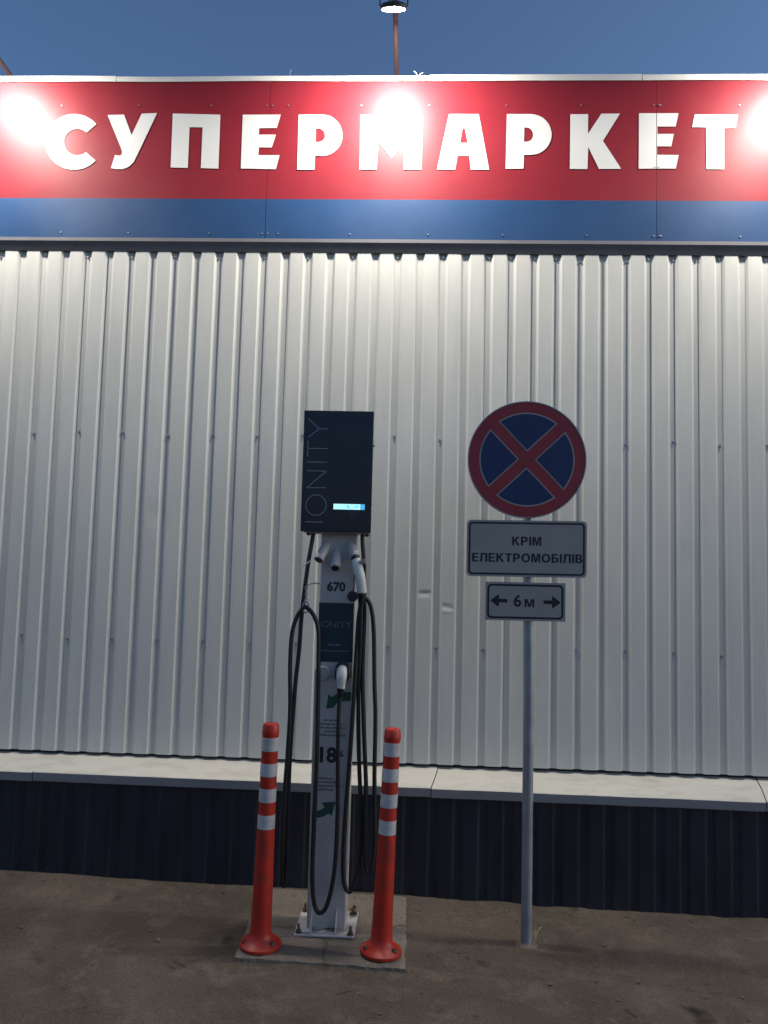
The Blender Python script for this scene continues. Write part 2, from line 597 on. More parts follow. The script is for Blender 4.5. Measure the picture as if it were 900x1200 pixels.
def wall_sheet(k0, n, ybase, depth, z0, z1, rows, dents, amp, seed):
    """one profiled sheet of n ribs; the recesses lie at ybase, the flats stand proud by depth"""
    prof = []
    hb, ho, c = 0.0155, 0.0285, 0.0025
    for k in range(n):
        x = RX0 + (k0 + k) * PITCH
        prof += [(x - ho - c, -depth), (x - ho, -depth + 0.0012), (x - hb - 0.0015, -0.0012), (x - hb + c, 0.0),
                 (x, 0.0), (x + hb - c, 0.0), (x + hb + 0.0015, -0.0012), (x + ho, -depth + 0.0012), (x + ho + c, -depth),
                 (x + PITCH / 2 - 0.018, -depth), (x + PITCH / 2 + 0.018, -depth)]
    # the lap: last flat runs 8 mm over the next sheet, proud of it
    bm = bmesh.new()
    rws = []
    zs = [z0 + (z1 - z0) * j / rows for j in range(rows + 1)]
    if dents and any(prof[0][0] < d[0] < prof[-1][0] for d in dents):
        zs = sorted(zs + [1.52 + 0.0043 * j for j in range(52)])
    rows = len(zs) - 1
    for z in zs:
        row = []
        for (x, y) in prof:
            dy = noise.noise((x * 2.3 + seed, z * 0.9, seed)) * amp + noise.noise((x * 9 + seed, z * 2.2, seed + 5)) * amp * 0.35
            dx = noise.noise((z * 0.6, seed * 3.1, round(x / PITCH) * 1.7)) * amp * 0.7
            for (cx, cz, rx, rz, dep) in dents:
                q = ((x - cx) / rx) ** 2 + ((z - cz) / rz) ** 2
                if q < 9:
                    dy += dep * math.exp(-q)
            # lower edge slightly bent on the flats
            row.append(bm.verts.new((x + dx, ybase + y + dy, z)))
        rws.append(row)
    for j in range(rows):
        for i in range(len(prof) - 1):
            fc = bm.faces.new((rws[j][i], rws[j][i + 1], rws[j + 1][i + 1], rws[j + 1][i]))
    return bm


DENTS = [(0.050, 1.668, 0.034, 0.016, 0.0042), (0.062, 1.676, 0.020, 0.010, 0.0014), (0.181, 1.598, 0.026, 0.015, 0.0034), (0.203, 1.585, 0.018, 0.012, 0.0022),
         (0.190, 1.568, 0.026, 0.013, -0.0015), (-1.58, 2.1, 0.05, 0.06, 0.002), (1.57, 1.9, 0.05, 0.08, 0.002)]
k = -12
i = 0
while k < 47:
    obj('wall_sheet', wall_sheet(k, 9, -0.014 - 0.0006 * (i % 2), 0.016, ZB, ZT, 90, DENTS, 0.0007, 3.7 * i + 1), 'sheet', bld)
    k += 8
    i += 1

# screws in the recesses
bm = bmesh.new()
sc_r = random.Random(3)
for row_z, ph in ((2.59, 0), (1.357, 0), (3.698, 0)):
    for kk in range(-11, 46):
        if (kk + ph) % 2 and not (row_z > 3.5 and kk > 22 and kk % 3):
            continue
        x = RX0 + kk * PITCH + sc_r.uniform(-0.006, 0.006)
        z = row_z + sc_r.uniform(-0.012, 0.012)
        tube(bm, [(x, -0.011, z), (x, -0.0165, z)], 0.009, 10)
        tube(bm, [(x, -0.0164, z), (x + sc_r.uniform(-.001, .001), -0.023, z + sc_r.uniform(-.001, .001))], 0.0052, 6)
obj('screw_row', bm, 'screw', bld, kind='stuff')

# plinth sheets below the ledge
k = -12
i = 0
while k < 47:
    obj('plinth_sheet', wall_sheet(k, 9, -0.179 - 0.0006 * (i % 2), 0.009, -0.16, 0.575, 20, [], 0.0012, 5.1 * i + 40), 'plinth', bld)
    k += 8
    i += 1

# ledge flashing in lengths: pale top sloping to a folded front lip
LED = [(-4.5, -2.0885), (-2.0845, 0.1525), (0.1565, 1.9605), (1.9645, 4.0)]
for n_, (a, b) in enumerate(LED):
    bm = bmesh.new()
    lift = 0.0025 * (n_ % 2)
    nseg = max(8, int((b - a) / 0.06))
    rings = []
    for s in range(nseg + 1):
        x = a + (b - a) * s / nseg
        wob = noise.noise((x * 3, n_, 0)) * 0.0016 + noise.noise((x * 11, n_, 8)) * 0.0007
        zt = 0.672 + lift
        tilt = -0.0035 * x
        # skew so that the joints run slightly oblique as laid
        rings.append([bm.verts.new(p) for p in (
            (x, 0.003, zt), (x - 0.02, -0.12, 0.643 + lift + wob + tilt * 0.5),
            (x - 0.045, -0.232, 0.612 + lift + wob * 1.5 + tilt), (x - 0.045, -0.2355, 0.608 + lift + wob * 1.5 + tilt))])
    for s in range(nseg):
        for q in range(3):
            f = bm.faces.new((rings[s][q], rings[s + 1][q], rings[s + 1][q + 1], rings[s][q + 1]))
    led = obj('ledge_flashing', bm, 'flash', bld)
    bm = bmesh.new()
    rings = []
    for s in range(nseg + 1):
        x = a + (b - a) * s / nseg
        wob = noise.noise((x * 3, n_, 0)) * 0.0016 + noise.noise((x * 11, n_, 8)) * 0.0007
        tilt = -0.0035 * x
        zt = 0.608 + lift + wob * 1.5 + tilt
        rings.append([bm.verts.new(p) for p in (
            (x - 0.045, -0.2358, zt), (x - 0.045, -0.2255 + wob, zt - 0.048), (x - 0.045, -0.220, zt - 0.052), (x - 0.045, -0.185, zt - 0.044))])
    for s in range(nseg):
        for q in range(3):
            bm.faces.new((rings[s][q], rings[s + 1][q], rings[s + 1][q + 1], rings[s][q + 1]))
    obj('ledge_lip', bm, 'lip', led)

# roof edge behind the fascia
obj('roof_slab', box(-4.5, 4.0, 0.0045, 6.05, 4.782, 4.83), 'core', bld)

# ------------------------------------------------------------------ the fascia sign
SY = -0.055
SB, SM, ST = 3.802, 4.053, 4.813
sgn = thing('shop_sign', 'wide red and blue fascia sign reading supermarket in white Cyrillic capitals', 'sign', (0.2, -0.03, SB))
SEAMS = [-4.5, -3.330, -0.968, 1.395, 3.757, 4.0]
for a, b in zip(SEAMS[:-1], SEAMS[1:]):
    bow = random.uniform(-0.0008, 0.0008)
    bm = bmesh.new()
    nxp, nzp = 24, 10
    g = []
    for j in range(nzp + 1):
        z = SB + (ST - SB) * j / nzp
        g.append([bm.verts.new((a + 0.0009 + (b - a - 0.0018) * i / nxp,
                                SY + noise.noise((a + (b - a) * i / nxp * 1.3, z * 1.5, 4)) * 0.0012 + bow * math.sin(math.pi * i / nxp), z))
                  for i in range(nxp + 1)])
    for j in range(nzp):
        for i in range(nxp):
            f = bm.faces.new((g[j][i], g[j][i + 1], g[j + 1][i + 1], g[j + 1][i]))
            f.smooth = True
    r_ = bmesh.ops.extrude_face_region(bm, geom=bm.faces[:])
    for e in r_['geom']:
        if isinstance(e, bmesh.types.BMVert):
            e.co.y = SY + 0.006
    for f in bm.faces:
        if abs(f.normal.y) < 0.5:
            f.smooth = False
    pan = obj('panel', bm, 'red', sgn)
    # blue film along the lower quarter, following the sheet
    bm = bmesh.new()
    g = []
    for j in range(4):
        z = SB + 0.0006 + (SM - SB) * j / 3
        g.append([bm.verts.new((a + 0.0014 + (b - a - 0.0028) * i / nxp,
                                SY - 0.0022 + noise.noise((a + (b - a) * i / nxp * 1.3, z * 1.5, 4)) * 0.0012 + bow * math.sin(math.pi * i / nxp), z))
                  for i in range(nxp + 1)])
    for j in range(3):
        for i in range(nxp):
            f = bm.faces.new((g[j][i], g[j][i + 1], g[j + 1][i + 1], g[j + 1][i]))
            f.smooth = True
    obj('blue_band', bm, 'blue', pan)
obj('backing_board', box(-4.49, 3.99, SY + 0.0075, -0.0325, SB + 0.004, ST - 0.002), 'sign_red', sgn)

LETTERS = {
  'C' : ([(-2.056,4.534),(-2.079,4.556),(-2.105,4.573),(-2.133,4.587),(-2.163,4.595),(-2.194,4.599),(-2.224,4.598),(-2.254,4.591),(-2.282,4.58),(-2.307,4.564),(-2.329,4.544),(-2.347,4.52),(-2.361,4.494),(-2.37,4.465),(-2.374,4.435),(-2.372,4.405),(-2.366,4.375),(-2.355,4.346),(-2.339,4.319),(-2.319,4.295),(-2.295,4.275),(-2.268,4.258),(-2.24,4.246),(-2.21,4.239),(-2.179,4.236),(-2.149,4.239),(-2.12,4.246),(-2.092,4.259),(-2.068,4.276),(-2.047,4.296),(-2.112,4.35),(-2.127,4.339),(-2.144,4.333),(-2.162,4.33),(-2.181,4.331),(-2.199,4.336),(-2.215,4.346),(-2.23,4.358),(-2.241,4.373),(-2.25,4.391),(-2.254,4.409),(-2.255,4.428),(-2.251,4.447),(-2.244,4.464),(-2.233,4.478),(-2.219,4.49),(-2.202,4.498),(-2.185,4.502),(-2.166,4.502),(-2.148,4.498),(-2.131,4.49),(-2.115,4.478)],None) ,
  'U' : ([(-1.987,4.592),(-1.883,4.595),(-1.828,4.462),(-1.771,4.601),(-1.675,4.605),(-1.785,4.337),(-1.807,4.287),(-1.835,4.257),(-1.87,4.242),(-1.912,4.241),(-1.948,4.247),(-1.926,4.333),(-1.901,4.328),(-1.887,4.333),(-1.882,4.349),(-1.889,4.373)],None) ,
  'P' : ([(-1.575,4.602),(-1.276,4.594),(-1.274,4.246),(-1.383,4.249),(-1.383,4.512),(-1.466,4.513),(-1.465,4.25),(-1.572,4.253)],None) ,
  'E' : ([(-1.135,4.594),(-0.899,4.594),(-0.92,4.509),(-1.029,4.507),(-1.031,4.465),(-0.924,4.465),(-0.947,4.383),(-1.027,4.383),(-1.028,4.333),(-0.897,4.333),(-0.916,4.244),(-1.134,4.247)],None) ,
  'R' : ([(-0.786,4.594),(-0.639,4.594),(-0.613,4.591),(-0.588,4.583),(-0.565,4.569),(-0.545,4.55),(-0.529,4.528),(-0.518,4.502),(-0.512,4.475),(-0.511,4.448),(-0.516,4.421),(-0.525,4.396),(-0.54,4.373),(-0.559,4.355),(-0.58,4.341),(-0.605,4.332),(-0.63,4.329),(-0.677,4.329),(-0.677,4.241),(-0.784,4.24)],[(-0.677,4.505),(-0.659,4.505),(-0.645,4.502),(-0.633,4.494),(-0.624,4.483),(-0.619,4.468),(-0.618,4.453),(-0.622,4.439),(-0.631,4.427),(-0.642,4.42),(-0.656,4.417),(-0.675,4.417)]) ,
  'M' : ([(-0.403,4.594),(-0.29,4.594),(-0.206,4.444),(-0.126,4.591),(-0.02,4.589),(-0.02,4.243),(-0.13,4.243),(-0.131,4.42),(-0.203,4.314),(-0.289,4.423),(-0.295,4.242),(-0.398,4.242)],None) ,
  'A' : ([(0.141,4.597),(0.322,4.597),(0.391,4.244),(0.279,4.244),(0.27,4.331),(0.197,4.331),(0.185,4.243),(0.074,4.243)],[(0.224,4.502),(0.231,4.51),(0.241,4.502),(0.259,4.413),(0.211,4.413)]) ,
  'R2' : ([(0.494,4.597),(0.638,4.597),(0.664,4.594),(0.69,4.585),(0.713,4.572),(0.732,4.554),(0.748,4.532),(0.759,4.507),(0.765,4.481),(0.765,4.454),(0.76,4.427),(0.749,4.403),(0.734,4.381),(0.715,4.363),(0.692,4.349),(0.667,4.341),(0.64,4.338),(0.6,4.338),(0.598,4.251),(0.49,4.25)],[(0.6,4.512),(0.615,4.512),(0.628,4.509),(0.64,4.501),(0.649,4.489),(0.653,4.474),(0.654,4.458),(0.649,4.444),(0.641,4.431),(0.629,4.424),(0.616,4.421),(0.599,4.421)]) ,
  'K' : ([(0.878,4.596),(0.985,4.596),(0.984,4.471),(1.064,4.599),(1.176,4.6),(1.074,4.427),(1.184,4.251),(1.052,4.25),(0.986,4.391),(0.982,4.249),(0.877,4.25)],None) ,
  'E2' : ([(1.29,4.602),(1.526,4.602),(1.508,4.518),(1.4,4.518),(1.4,4.471),(1.497,4.471),(1.482,4.393),(1.398,4.393),(1.398,4.34),(1.525,4.338),(1.508,4.254),(1.288,4.252)],None) ,
  'T' : ([(1.622,4.594),(1.879,4.593),(1.865,4.51),(1.796,4.508),(1.794,4.25),(1.689,4.251),(1.689,4.513),(1.606,4.514)],None) ,
}
FY0, FY1 = SY - 0.0040, SY - 0.0018
for key, (outer, inner) in LETTERS.items():
    bm = bmesh.new()
    if key in ('E', 'E2'):
        # the panel joint runs through this letter: two pieces with a gap
        seam = SEAMS[2] if key == 'E' else SEAMS[3]
        prism(bm, outer, FY0, FY1)
        for s_, inn in ((seam - 0.0018, True), (seam + 0.0018, True)):
            bmesh.ops.bisect_plane(bm, geom=bm.verts[:] + bm.edges[:] + bm.faces[:], plane_co=(s_, 0, 0), plane_no=(1, 0, 0))
        dele = [f for f in bm.faces if abs(f.calc_center_median().x - seam) < 0.0017]
        bmesh.ops.delete(bm, geom=dele, context='FACES')
    elif inner:
        prism_hole(bm, outer, inner, FY0, FY1)
    else:
        prism(bm, outer, FY0, FY1)
    obj('letter', bm, 'white_film', sgn)

# cap flashing in lengths along the top edge
CAP = [(-4.5, -1.945), (-1.941, 0.02), (0.024, 1.306), (1.311, 4.0)]
for n_, (a, b) in enumerate(CAP):
    dz = (0.0, -0.004, 0.003, 0.0)[n_]
    bm = bmesh.new()
    rings = []
    nseg = int((b - a) / 0.08) + 2
    for s in range(nseg + 1):
        x = a + (b - a) * s / nseg
        wv = noise.noise((x * 1.5, n_ * 3, 0)) * 0.004
        rings.append([bm.verts.new((x, yy, zz)) for yy, zz in (
            (SY - 0.0085, ST - 0.004 + wv), (SY - 0.0095, ST + 0.032 + wv + dz), (0.10, ST + 0.036 + wv + dz), (0.10, ST + 0.0 + wv))])
    for s in range(nseg):
        for q in range(4):
            bm.faces.new((rings[s][q], rings[s + 1][q], rings[s + 1][(q + 1) % 4], rings[s][(q + 1) % 4]))
    bm.faces.new(rings[0][::-1])
    bm.faces.new(rings[-1])
    obj('cap_flashing', bm, 'cap', sgn)
# lower trim: small drip edge, then a face that leans back to the wall
bm = bmesh.new()
tr = [(SY - 0.0035, SB + 0.001), (SY - 0.0030, SB - 0.020), (SY + 0.003, SB - 0.024), (SY + 0.003, SB - 0.028), (-0.0325, SB - 0.074), (-0.0325, SB + 0.001)]
A = [bm.verts.new((-4.5, y, z)) for y, z in tr]
B = [bm.verts.new((4.0, y, z)) for y, z in tr]
for q in range(len(tr)):
    bm.faces.new((A[q], B[q], B[(q + 1) % len(tr)], A[(q + 1) % len(tr)]))
bm.faces.new(A[::-1])
bm.faces.new(B)
obj('bottom_trim', bm, 'trim', sgn)
# fixing screws
bm = bmesh.new()
for x in [-4.1 + 0.46 * q for q in range(18)] + [-0.985, -0.95, 1.377, 1.412]:
    for z in (SB + 0.032, ST - 0.16):
        xx = x + random.uniform(-.03, .03) if abs(x - SEAMS[2]) > 0.03 and abs(x - SEAMS[3]) > 0.03 else x
        lathe_c = (xx, SY - 0.006, z)
        tube(bm, [(xx, SY - 0.002, z), (xx, SY - 0.0070, z)], 0.0042, 8)
for x in (1.384, 1.408):
    tube(bm, [(x, SY - 0.002, 4.262), (x, SY - 0.0070, 4.262)], 0.0042, 8)
obj('screw_row', bm, 'screw', sgn, kind='stuff')
# loose wire ends that stick up over the cap
bm = bmesh.new()
wb = Vector((-0.055, -0.03, ST + 0.036))
for pts in (((0, 0, 0), (-.006, 0, .02), (-.012, 0, .032), (-.026, 0, .045)), ((0, 0, 0), (.006, 0, .015), (.018, 0, .03), (.03, 0, .034)),
            ((0, 0, 0), (.012, 0, .006), (.03, 0, .012), (.045, 0, .006))):
    tube(bm, smooth_path([wb + Vector(p) for p in pts], 4), 0.0022, 6)
obj('wire_end', bm, 'cap', sgn)
bm = bmesh.new()
tube(bm, [(-0.86, -0.02, ST + 0.03), (-0.857, -0.02, ST + 0.075), (-0.85, -0.02, ST + 0.10)], 0.0017, 6)
obj('wire_end', bm, 'galv', sgn)
bm = bmesh.new()
lathe(bm, [(0.0, 0.0), (0.014, 0.0), (0.014, 0.008), (0.006, 0.014), (0.0, 0.02)], (-1.70, -0.02, ST + 0.034), 8)
obj('cap_bolt', bm, 'screw_dark', sgn)

# ------------------------------------------------------------------ floodlights on arms over the sign
def floodlight(x, label, foot=-0.003):
    y, z = -0.58, 4.885
    t = thing('floodlight', label, 'lamp', (x, 0.25, 4.83), 'floodlights along the top of the sign')
    tilt = Matrix.Translation((x, y, z)) @ Matrix.Rotation(R(27), 4, 'X') @ Matrix.Translation((-x, -y, -z))   # the head is turned towards the sign
    bm = bmesh.new()
    lathe(bm, [(0.0, 0.030), (0.030, 0.029), (0.034, 0.018), (0.060, 0.016), (0.071, 0.011), (0.0735, 0.006), (0.0735, -0.002), (0.070, -0.009),
               (0.065, -0.009), (0.064, 0.004), (0.0, 0.004)], (x, y, z), 36, smooth=False)
    bm.transform(tilt)
    h = obj('housing', bm, 'lamp_body', t)
    bm = bmesh.new()
    for q in range(20):
        a = q * 2 * math.pi / 20
        c, s = math.cos(a), math.sin(a)
        n = Vector((-s, c, 0)) * 0.0017
        P = [Vector((x + c * r_, y + s * r_, z + h_)) for r_, h_ in ((0.036, 0.014), (0.069, 0.010), (0.069, 0.017), (0.036, 0.027))]
        f1 = [bm.verts.new(p + n) for p in P]
        f2 = [bm.verts.new(p - n) for p in P]
        bm.faces.new(f1)
        bm.faces.new(f2[::-1])
        for e in range(4):
            bm.faces.new((f1[e], f2[e], f2[(e + 1) % 4], f1[(e + 1) % 4]))
    bm.transform(tilt)
    obj('cooling_fins', bm, 'lamp_body', h)
    bm = bmesh.new()
    lathe(bm, [(0.0, -0.0035), (0.035, -0.003), (0.0635, -0.001)], (x, y, z), 28)
    bm.transform(tilt)
    obj('lens', bm, 'lens', t, fix=False)
    # yoke: two thin straps rising to the arm
    for s in (-1, 1):
        bm = bmesh.new()
        tube(bm, smooth_path([(x + s * 0.0755, y, z + 0.006), (x + s * 0.0765, y, z + 0.03), (x + s * 0.070, y, z + 0.11), (x + s * 0.03, y, z + 0.165), (x, y, z + 0.175)], 5), 0.0042, 6)
        obj('yoke_strap', bm, 'lamp_body', t)
    bm = bmesh.new()
    tube(bm, smooth_path([(x - 0.03, y + 0.02, z + 0.042), (x - 0.022, y + 0.03, z + 0.10), (x - 0.005, y + 0.04, z + 0.17)], 5), 0.004, 6)
    obj('power_cable', bm, 'rubber', t)
    bm = bmesh.new()
    tube(bm, [(x + foot, 0.30, z + 0.030), (x, y - 0.06, z + 0.195)], 0.0145, 12)
    obj('arm', bm, 'arm', t)
    bm = bmesh.new()
    tube(bm, [(x + foot, 0.29, 4.8305), (x + foot, 0.29, z + 0.05)], 0.018, 12)
    bx(bm, x + foot - 0.06, x + foot + 0.06, 0.23, 0.35, 4.8303, 4.838)
    obj('roof_bracket', bm, 'lamp_body', t)
    return t


floodlight(-0.190, 'round floodlight hung over the middle of the sign, above the letter M')
floodlight(-2.764, 'floodlight on a dark slanting arm beside the first letter of the sign', 0.072)
floodlight(2.323, 'floodlight lighting the sign beyond its last letter')

# ------------------------------------------------------------------ charging station
CX = -0.398
PZ = gz(CX) + PADH + 0.002
chg = thing('charging_station', 'electric car charger with dark navy cabinet on a white column with black cables', 'charger', (CX, -0.63, PZ))

# steel column: front face between two slim side flanges
CF, CB = -0.700, -0.575
cx0, cx1 = -0.4855, -0.3060
bm = bmesh.new()
sec = [(cx0, CF + 0.004), (cx0 + 0.004, CF), (cx1 - 0.004, CF), (cx1, CF + 0.004), (cx1, CB), (cx0, CB)]
for (za, zb) in ((PZ + 0.011, 2.05),):
    A = [bm.verts.new((x, y, za)) for x, y in sec]
    B = [bm.verts.new((x + 0.004, y, zb)) for x, y in sec]
    for q in range(6):
        bm.faces.new((A[q], A[(q + 1) % 6], B[(q + 1) % 6], B[q]))
    bm.faces.new(A[::-1])
    bm.faces.new(B)
col = obj('column', bm, 'post_white', chg)
bm = bmesh.new()
bx(bm, cx0 - 0.010, cx0 - 0.0005, CF + 0.004, CB + 0.01, PZ + 0.0115, 1.30)
bmesh.ops.bevel(bm, geom=bm.edges[:], offset=0.003, segments=2, affect='EDGES')
obj('side_flange', bm, 'post_white', col)
bp = obj('base_plate', box(-0.548, -0.257, -0.762, -0.488, PZ + 0.001, PZ + 0.010, 0.002), 'post_white', chg)
for gx in (-0.470, -0.350):
    bm = bmesh.new()
    P = [(CF - 0.0005, PZ + 0.0105), (CF - 0.052, PZ + 0.0105), (CF - 0.052, PZ + 0.018), (CF - 0.0005, PZ + 0.115)]
    A = [bm.verts.new((gx - 0.0025, y, z)) for y, z in P]
    B = [bm.verts.new((gx + 0.0025, y, z)) for y, z in P]
    bm.faces.new(A)
    bm.faces.new(B[::-1])
    for q in range(4):
        bm.faces.new((A[q], B[q], B[(q + 1) % 4], A[(q + 1) % 4]))
    obj('gusset', bm, 'post_white', bp)
for ax_, ay_ in ((-0.528, -0.742), (-0.277, -0.742), (-0.528, -0.508), (-0.277, -0.508)):
    bm = bmesh.new()
    lathe(bm, [(0.0, 0), (0.0165, 0), (0.0165, 0.003), (0.0, 0.003)], (ax_, ay_, PZ + 0.0102), 16, False)
    lathe(bm, [(0.0, 0), (0.0125, 0), (0.0125, 0.011), (0.0, 0.011)], (ax_, ay_, PZ + 0.0133), 6, False)
    lathe(bm, [(0.0, 0), (0.006, 0), (0.006, 0.026), (0.0, 0.027)], (ax_, ay_, PZ + 0.0244), 8, False)
    obj('anchor_bolt', bm, 'rust', bp)

# printed films on the column face
LBY = CF - 0.0006
fx0, fx1 = cx0 + 0.0025, cx1 - 0.0015


def film(name, x0, x1, z0, z1, m, parent, y=LBY, t=0.0008):
    return obj(name, box(x0, x1, y - t, y, z0, z1), m, parent)


obj('number', text_bm('670', 0.062, -0.3995, LBY - 0.0005, 1.708, bold=0.0022), 'ink', col)
lab = film('brand_label', fx0, fx1, 1.336, 1.629, 'teal', col)
obj('lettering', text_bm('IONITY', 0.046, -0.399, LBY - 0.0015, 1.520, bold=-0.0008, sx=1.08), 'teal_text', col)


def fine_print(x0, x1, z, h, m, seed, parent, y=LBY):
    """print too small to read: a broken line of marks of word length"""
    rr = random.Random(seed)
    bm = bmesh.new()
    x = x0
    while x < x1:
        wd = rr.uniform(0.010, 0.030)
        e = min(x + wd, x1)
        q = x
        while q < e:
            cw = rr.uniform(0.0024, 0.004)
            hh = h * rr.choice((0.65, 0.65, 0.8, 1.0))
            bx(bm, q, min(q + cw * 0.72, e), y - 0.0008, y - 0.0001, z - h / 2, z - h / 2 + hh)
            q += cw
        x = e + 0.005
    return obj('fine_print', bm, m, parent)


fine_print(-0.432, -0.366, 1.421, 0.011, 'teal_text', 1, col, LBY - 0.0009)
fine_print(-0.467, -0.325, 1.391, 0.0075, 'teal_text', 2, col, LBY - 0.0009)
for q, (a, b, z) in enumerate(((-0.442, -0.378, 1.050), (-0.458, -0.330, 1.032), (-0.458, -0.330, 1.014), (-0.436, -0.352, 0.996), (-0.458, -0.334, 0.978))):
    fine_print(a, b, z, 0.010, 'ink_soft', 10 + q, col)
obj('number', text_bm('18', 0.100, -0.4225, LBY - 0.0005, 0.877, bold=0.0036), 'ink', col)
obj('number', text_bm('%', 0.042, -0.352, LBY - 0.0005, 0.887, bold=0.0006), 'ink', col)
for q, (a, b, z) in enumerate(((-0.455, -0.386, 0.768), (-0.458, -0.366, 0.750), (-0.458, -0.336, 0.732), (-0.458, -0.380, 0.714))):
    fine_print(a, b, z, 0.010, 'ink_soft', 20 + q, col)
# green arrows
bm = bmesh.new()
prism(bm, [(-0.309, 1.190), (-0.309, 1.147), (-0.352, 1.143), (-0.380, 1.132), (-0.396, 1.112), (-0.432, 1.104), (-0.421, 1.178), (-0.404, 1.163), (-0.375, 1.183), (-0.345, 1.190)], LBY - 0.0008, LBY)
obj('green_arrow', bm, 'green', col)
bm = bmesh.new()
prism(bm, [(-0.484, 0.612), (-0.484, 0.583), (-0.452, 0.577), (-0.425, 0.585), (-0.404, 0.600), (-0.388, 0.588), (-0.371, 0.657), (-0.440, 0.650), (-0.424, 0.628), (-0.448, 0.612)], LBY - 0.0008, LBY)
obj('green_arrow', bm, 'green', col)

# cabinet: grey housing behind a dark front cover
c0, c1, z0, z1 = -0.579, -0.228, 1.982, 2.591
FYC = -0.780
hs = obj('cabinet_housing', box(c0 + 0.012, c1 - 0.004, -0.755, -0.610, z0 - 0.006, z1 - 0.012, 0.006), 'housing', chg)
cv = obj('cabinet_cover', box(c0, c1, FYC, -0.7555, z0, z1, 0.0025), 'navy', chg)
for bx_ in (c0 + 0.036, c1 - 0.022):
    bm = bmesh.new()
    lathe(bm, [(0.0, -0.012), (0.009, -0.012), (0.011, 0.0)], (bx_, -0.735, z0 - 0.0062), 12)
    obj('foot_screw', bm, 'rubber', hs)
bm = bmesh.new()
tube(bm, [(c1 - 0.004, -0.70, 2.430), (c1 + 0.003, -0.70, 2.430)], 0.006, 8)
obj('side_screw', bm, 'rubber', hs)
# brand lettering running up the cover, drawn with thin strokes
CW, CH = c1 - c0, z1 - z0


def uv(u, v):
    return (c0 + u * CW, z1 - v * CH)


def stroke(bm, a, b, wdt=0.0034, y=FYC):
    a, b = Vector(a), Vector(b)
    d = (b - a).normalized() * wdt / 2
    n = Vector((-d.y, d.x))
    P = [a - d + n, b + d + n, b + d - n, a - d - n]
    prism(bm, [(p.x, p.y) for p in P], y - 0.0012, y - 0.0001)


L0, L1 = 0.070, 0.345
words = [
    [((L0, .9225), (L1 - .03, .9225))],
    None,
    [((L0, .643), (L1, .640)), ((L0, .643), (L1, .504)), ((L0, .502), (L1, .504))],
    [((L0, .430), (L1, .430))],
    [((L0, .317), (L1, .317)), ((L0, .253), (L0, .383))],
    [((.225, .153), (L1, .153)), ((.225, .153), (L0, .073)), ((.225, .153), (L0, .224))],
]
for wd in words:
    bm = bmesh.new()
    if wd is None:
        ox, oz = uv(0.213, 0.784)
        N = 40
        ro, ri = 0.0525, 0.0493
        po = [(ox + ro * math.cos(q * 2 * math.pi / N), oz + ro * math.sin(q * 2 * math.pi / N)) for q in range(N)]
        pi_ = [(ox + ri * math.cos(q * 2 * math.pi / N), oz + ri * math.sin(q * 2 * math.pi / N)) for q in range(N)]
        prism_hole(bm, po, pi_, FYC - 0.0012, FYC - 0.0001)
    else:
        for a, b in wd:
            stroke(bm, uv(*a), uv(*b))
    obj('letter', bm, 'silver', cv)
sx0, sz1 = uv(0.462, 0.770)
sx1, sz0 = uv(0.905, 0.815)
obj('screen', box(sx0, sx1 - 0.022, FYC - 0.0012, FYC - 0.0001, sz0, sz1), 'screen', cv)
bm = bmesh.new()
bx(bm, sx1 - 0.022, sx1, FYC - 0.0012, FYC - 0.0001, sz0, sz1)
obj('screen', bm, 'screen_blue', cv)
bm = bmesh.new()
prism(bm, [(sx0 + .066, sz1 - .006), (sx0 + .073, sz1 - .006), (sx0 + .080, sz0 + .006), (sx0 + .073, sz0 + .006)], FYC - 0.002, FYC - 0.0013)
obj('screen_mark', bm, 'screen_blue', cv)
obj('screen_mark', box(sx0 + .100, sx0 + .108, FYC - 0.002, FYC - 0.0013, sz0 + .010, sz0 + .016), 'screen_blue', cv)
obj('screen_mark', box(sx0 + .112, sx0 + .124, FYC - 0.002, FYC - 0.0013, sz0 + .014, sz0 + .019), 'screen_blue', cv)
bm = bmesh.new()
ix, iz = uv(0.735, 0.853)
for a, b in (((-1, -1), (1, -1)), ((1, -1), (1, 1)), ((1, 1), (-1, 1)), ((-1, 1), (-1, -1))):
    stroke(bm, (ix + a[0] * .011, iz + a[1] * .011), (ix + b[0] * .011, iz + b[1] * .011), 0.002)
stroke(bm, (ix + .004, iz + .016), (ix + .017, iz + .016), 0.0018)
stroke(bm, (ix + .017, iz + .016), (ix + .017, iz - .004), 0.0018)
obj('card_icon', bm, 'icon', cv)
fine_print(sx0 + 0.002, sx0 + 0.034, uv(0, .862)[1], 0.007, 'icon_green', 33, cv, FYC - 0.0001)

# empty and used connector sockets under the cabinet: short tubes pointing down and outwards
SOCK = [((-0.452, -0.690, 1.925), (-0.486, -0.752, 1.842)), ((-0.400, -0.690, 1.890), (-0.400, -0.765, 1.803)), ((-0.338, -0.690, 1.930), (-0.305, -0.752, 1.858))]
for a, b in SOCK:
    a, b = Vector(a), Vector(b)
    bm = bmesh.new()
    d = (b - a)
    tube(bm, [a, a + d * 0.35, b], [0.021, 0.0255, 0.0250], 18)
    s = obj('socket', bm, 'post_white', chg)
    bm = bmesh.new()
    tube(bm, [b + d.normalized() * 0.0004, b + d.normalized() * 0.003], 0.0185, 14)
    obj('socket_mouth', bm, 'rubber', s)

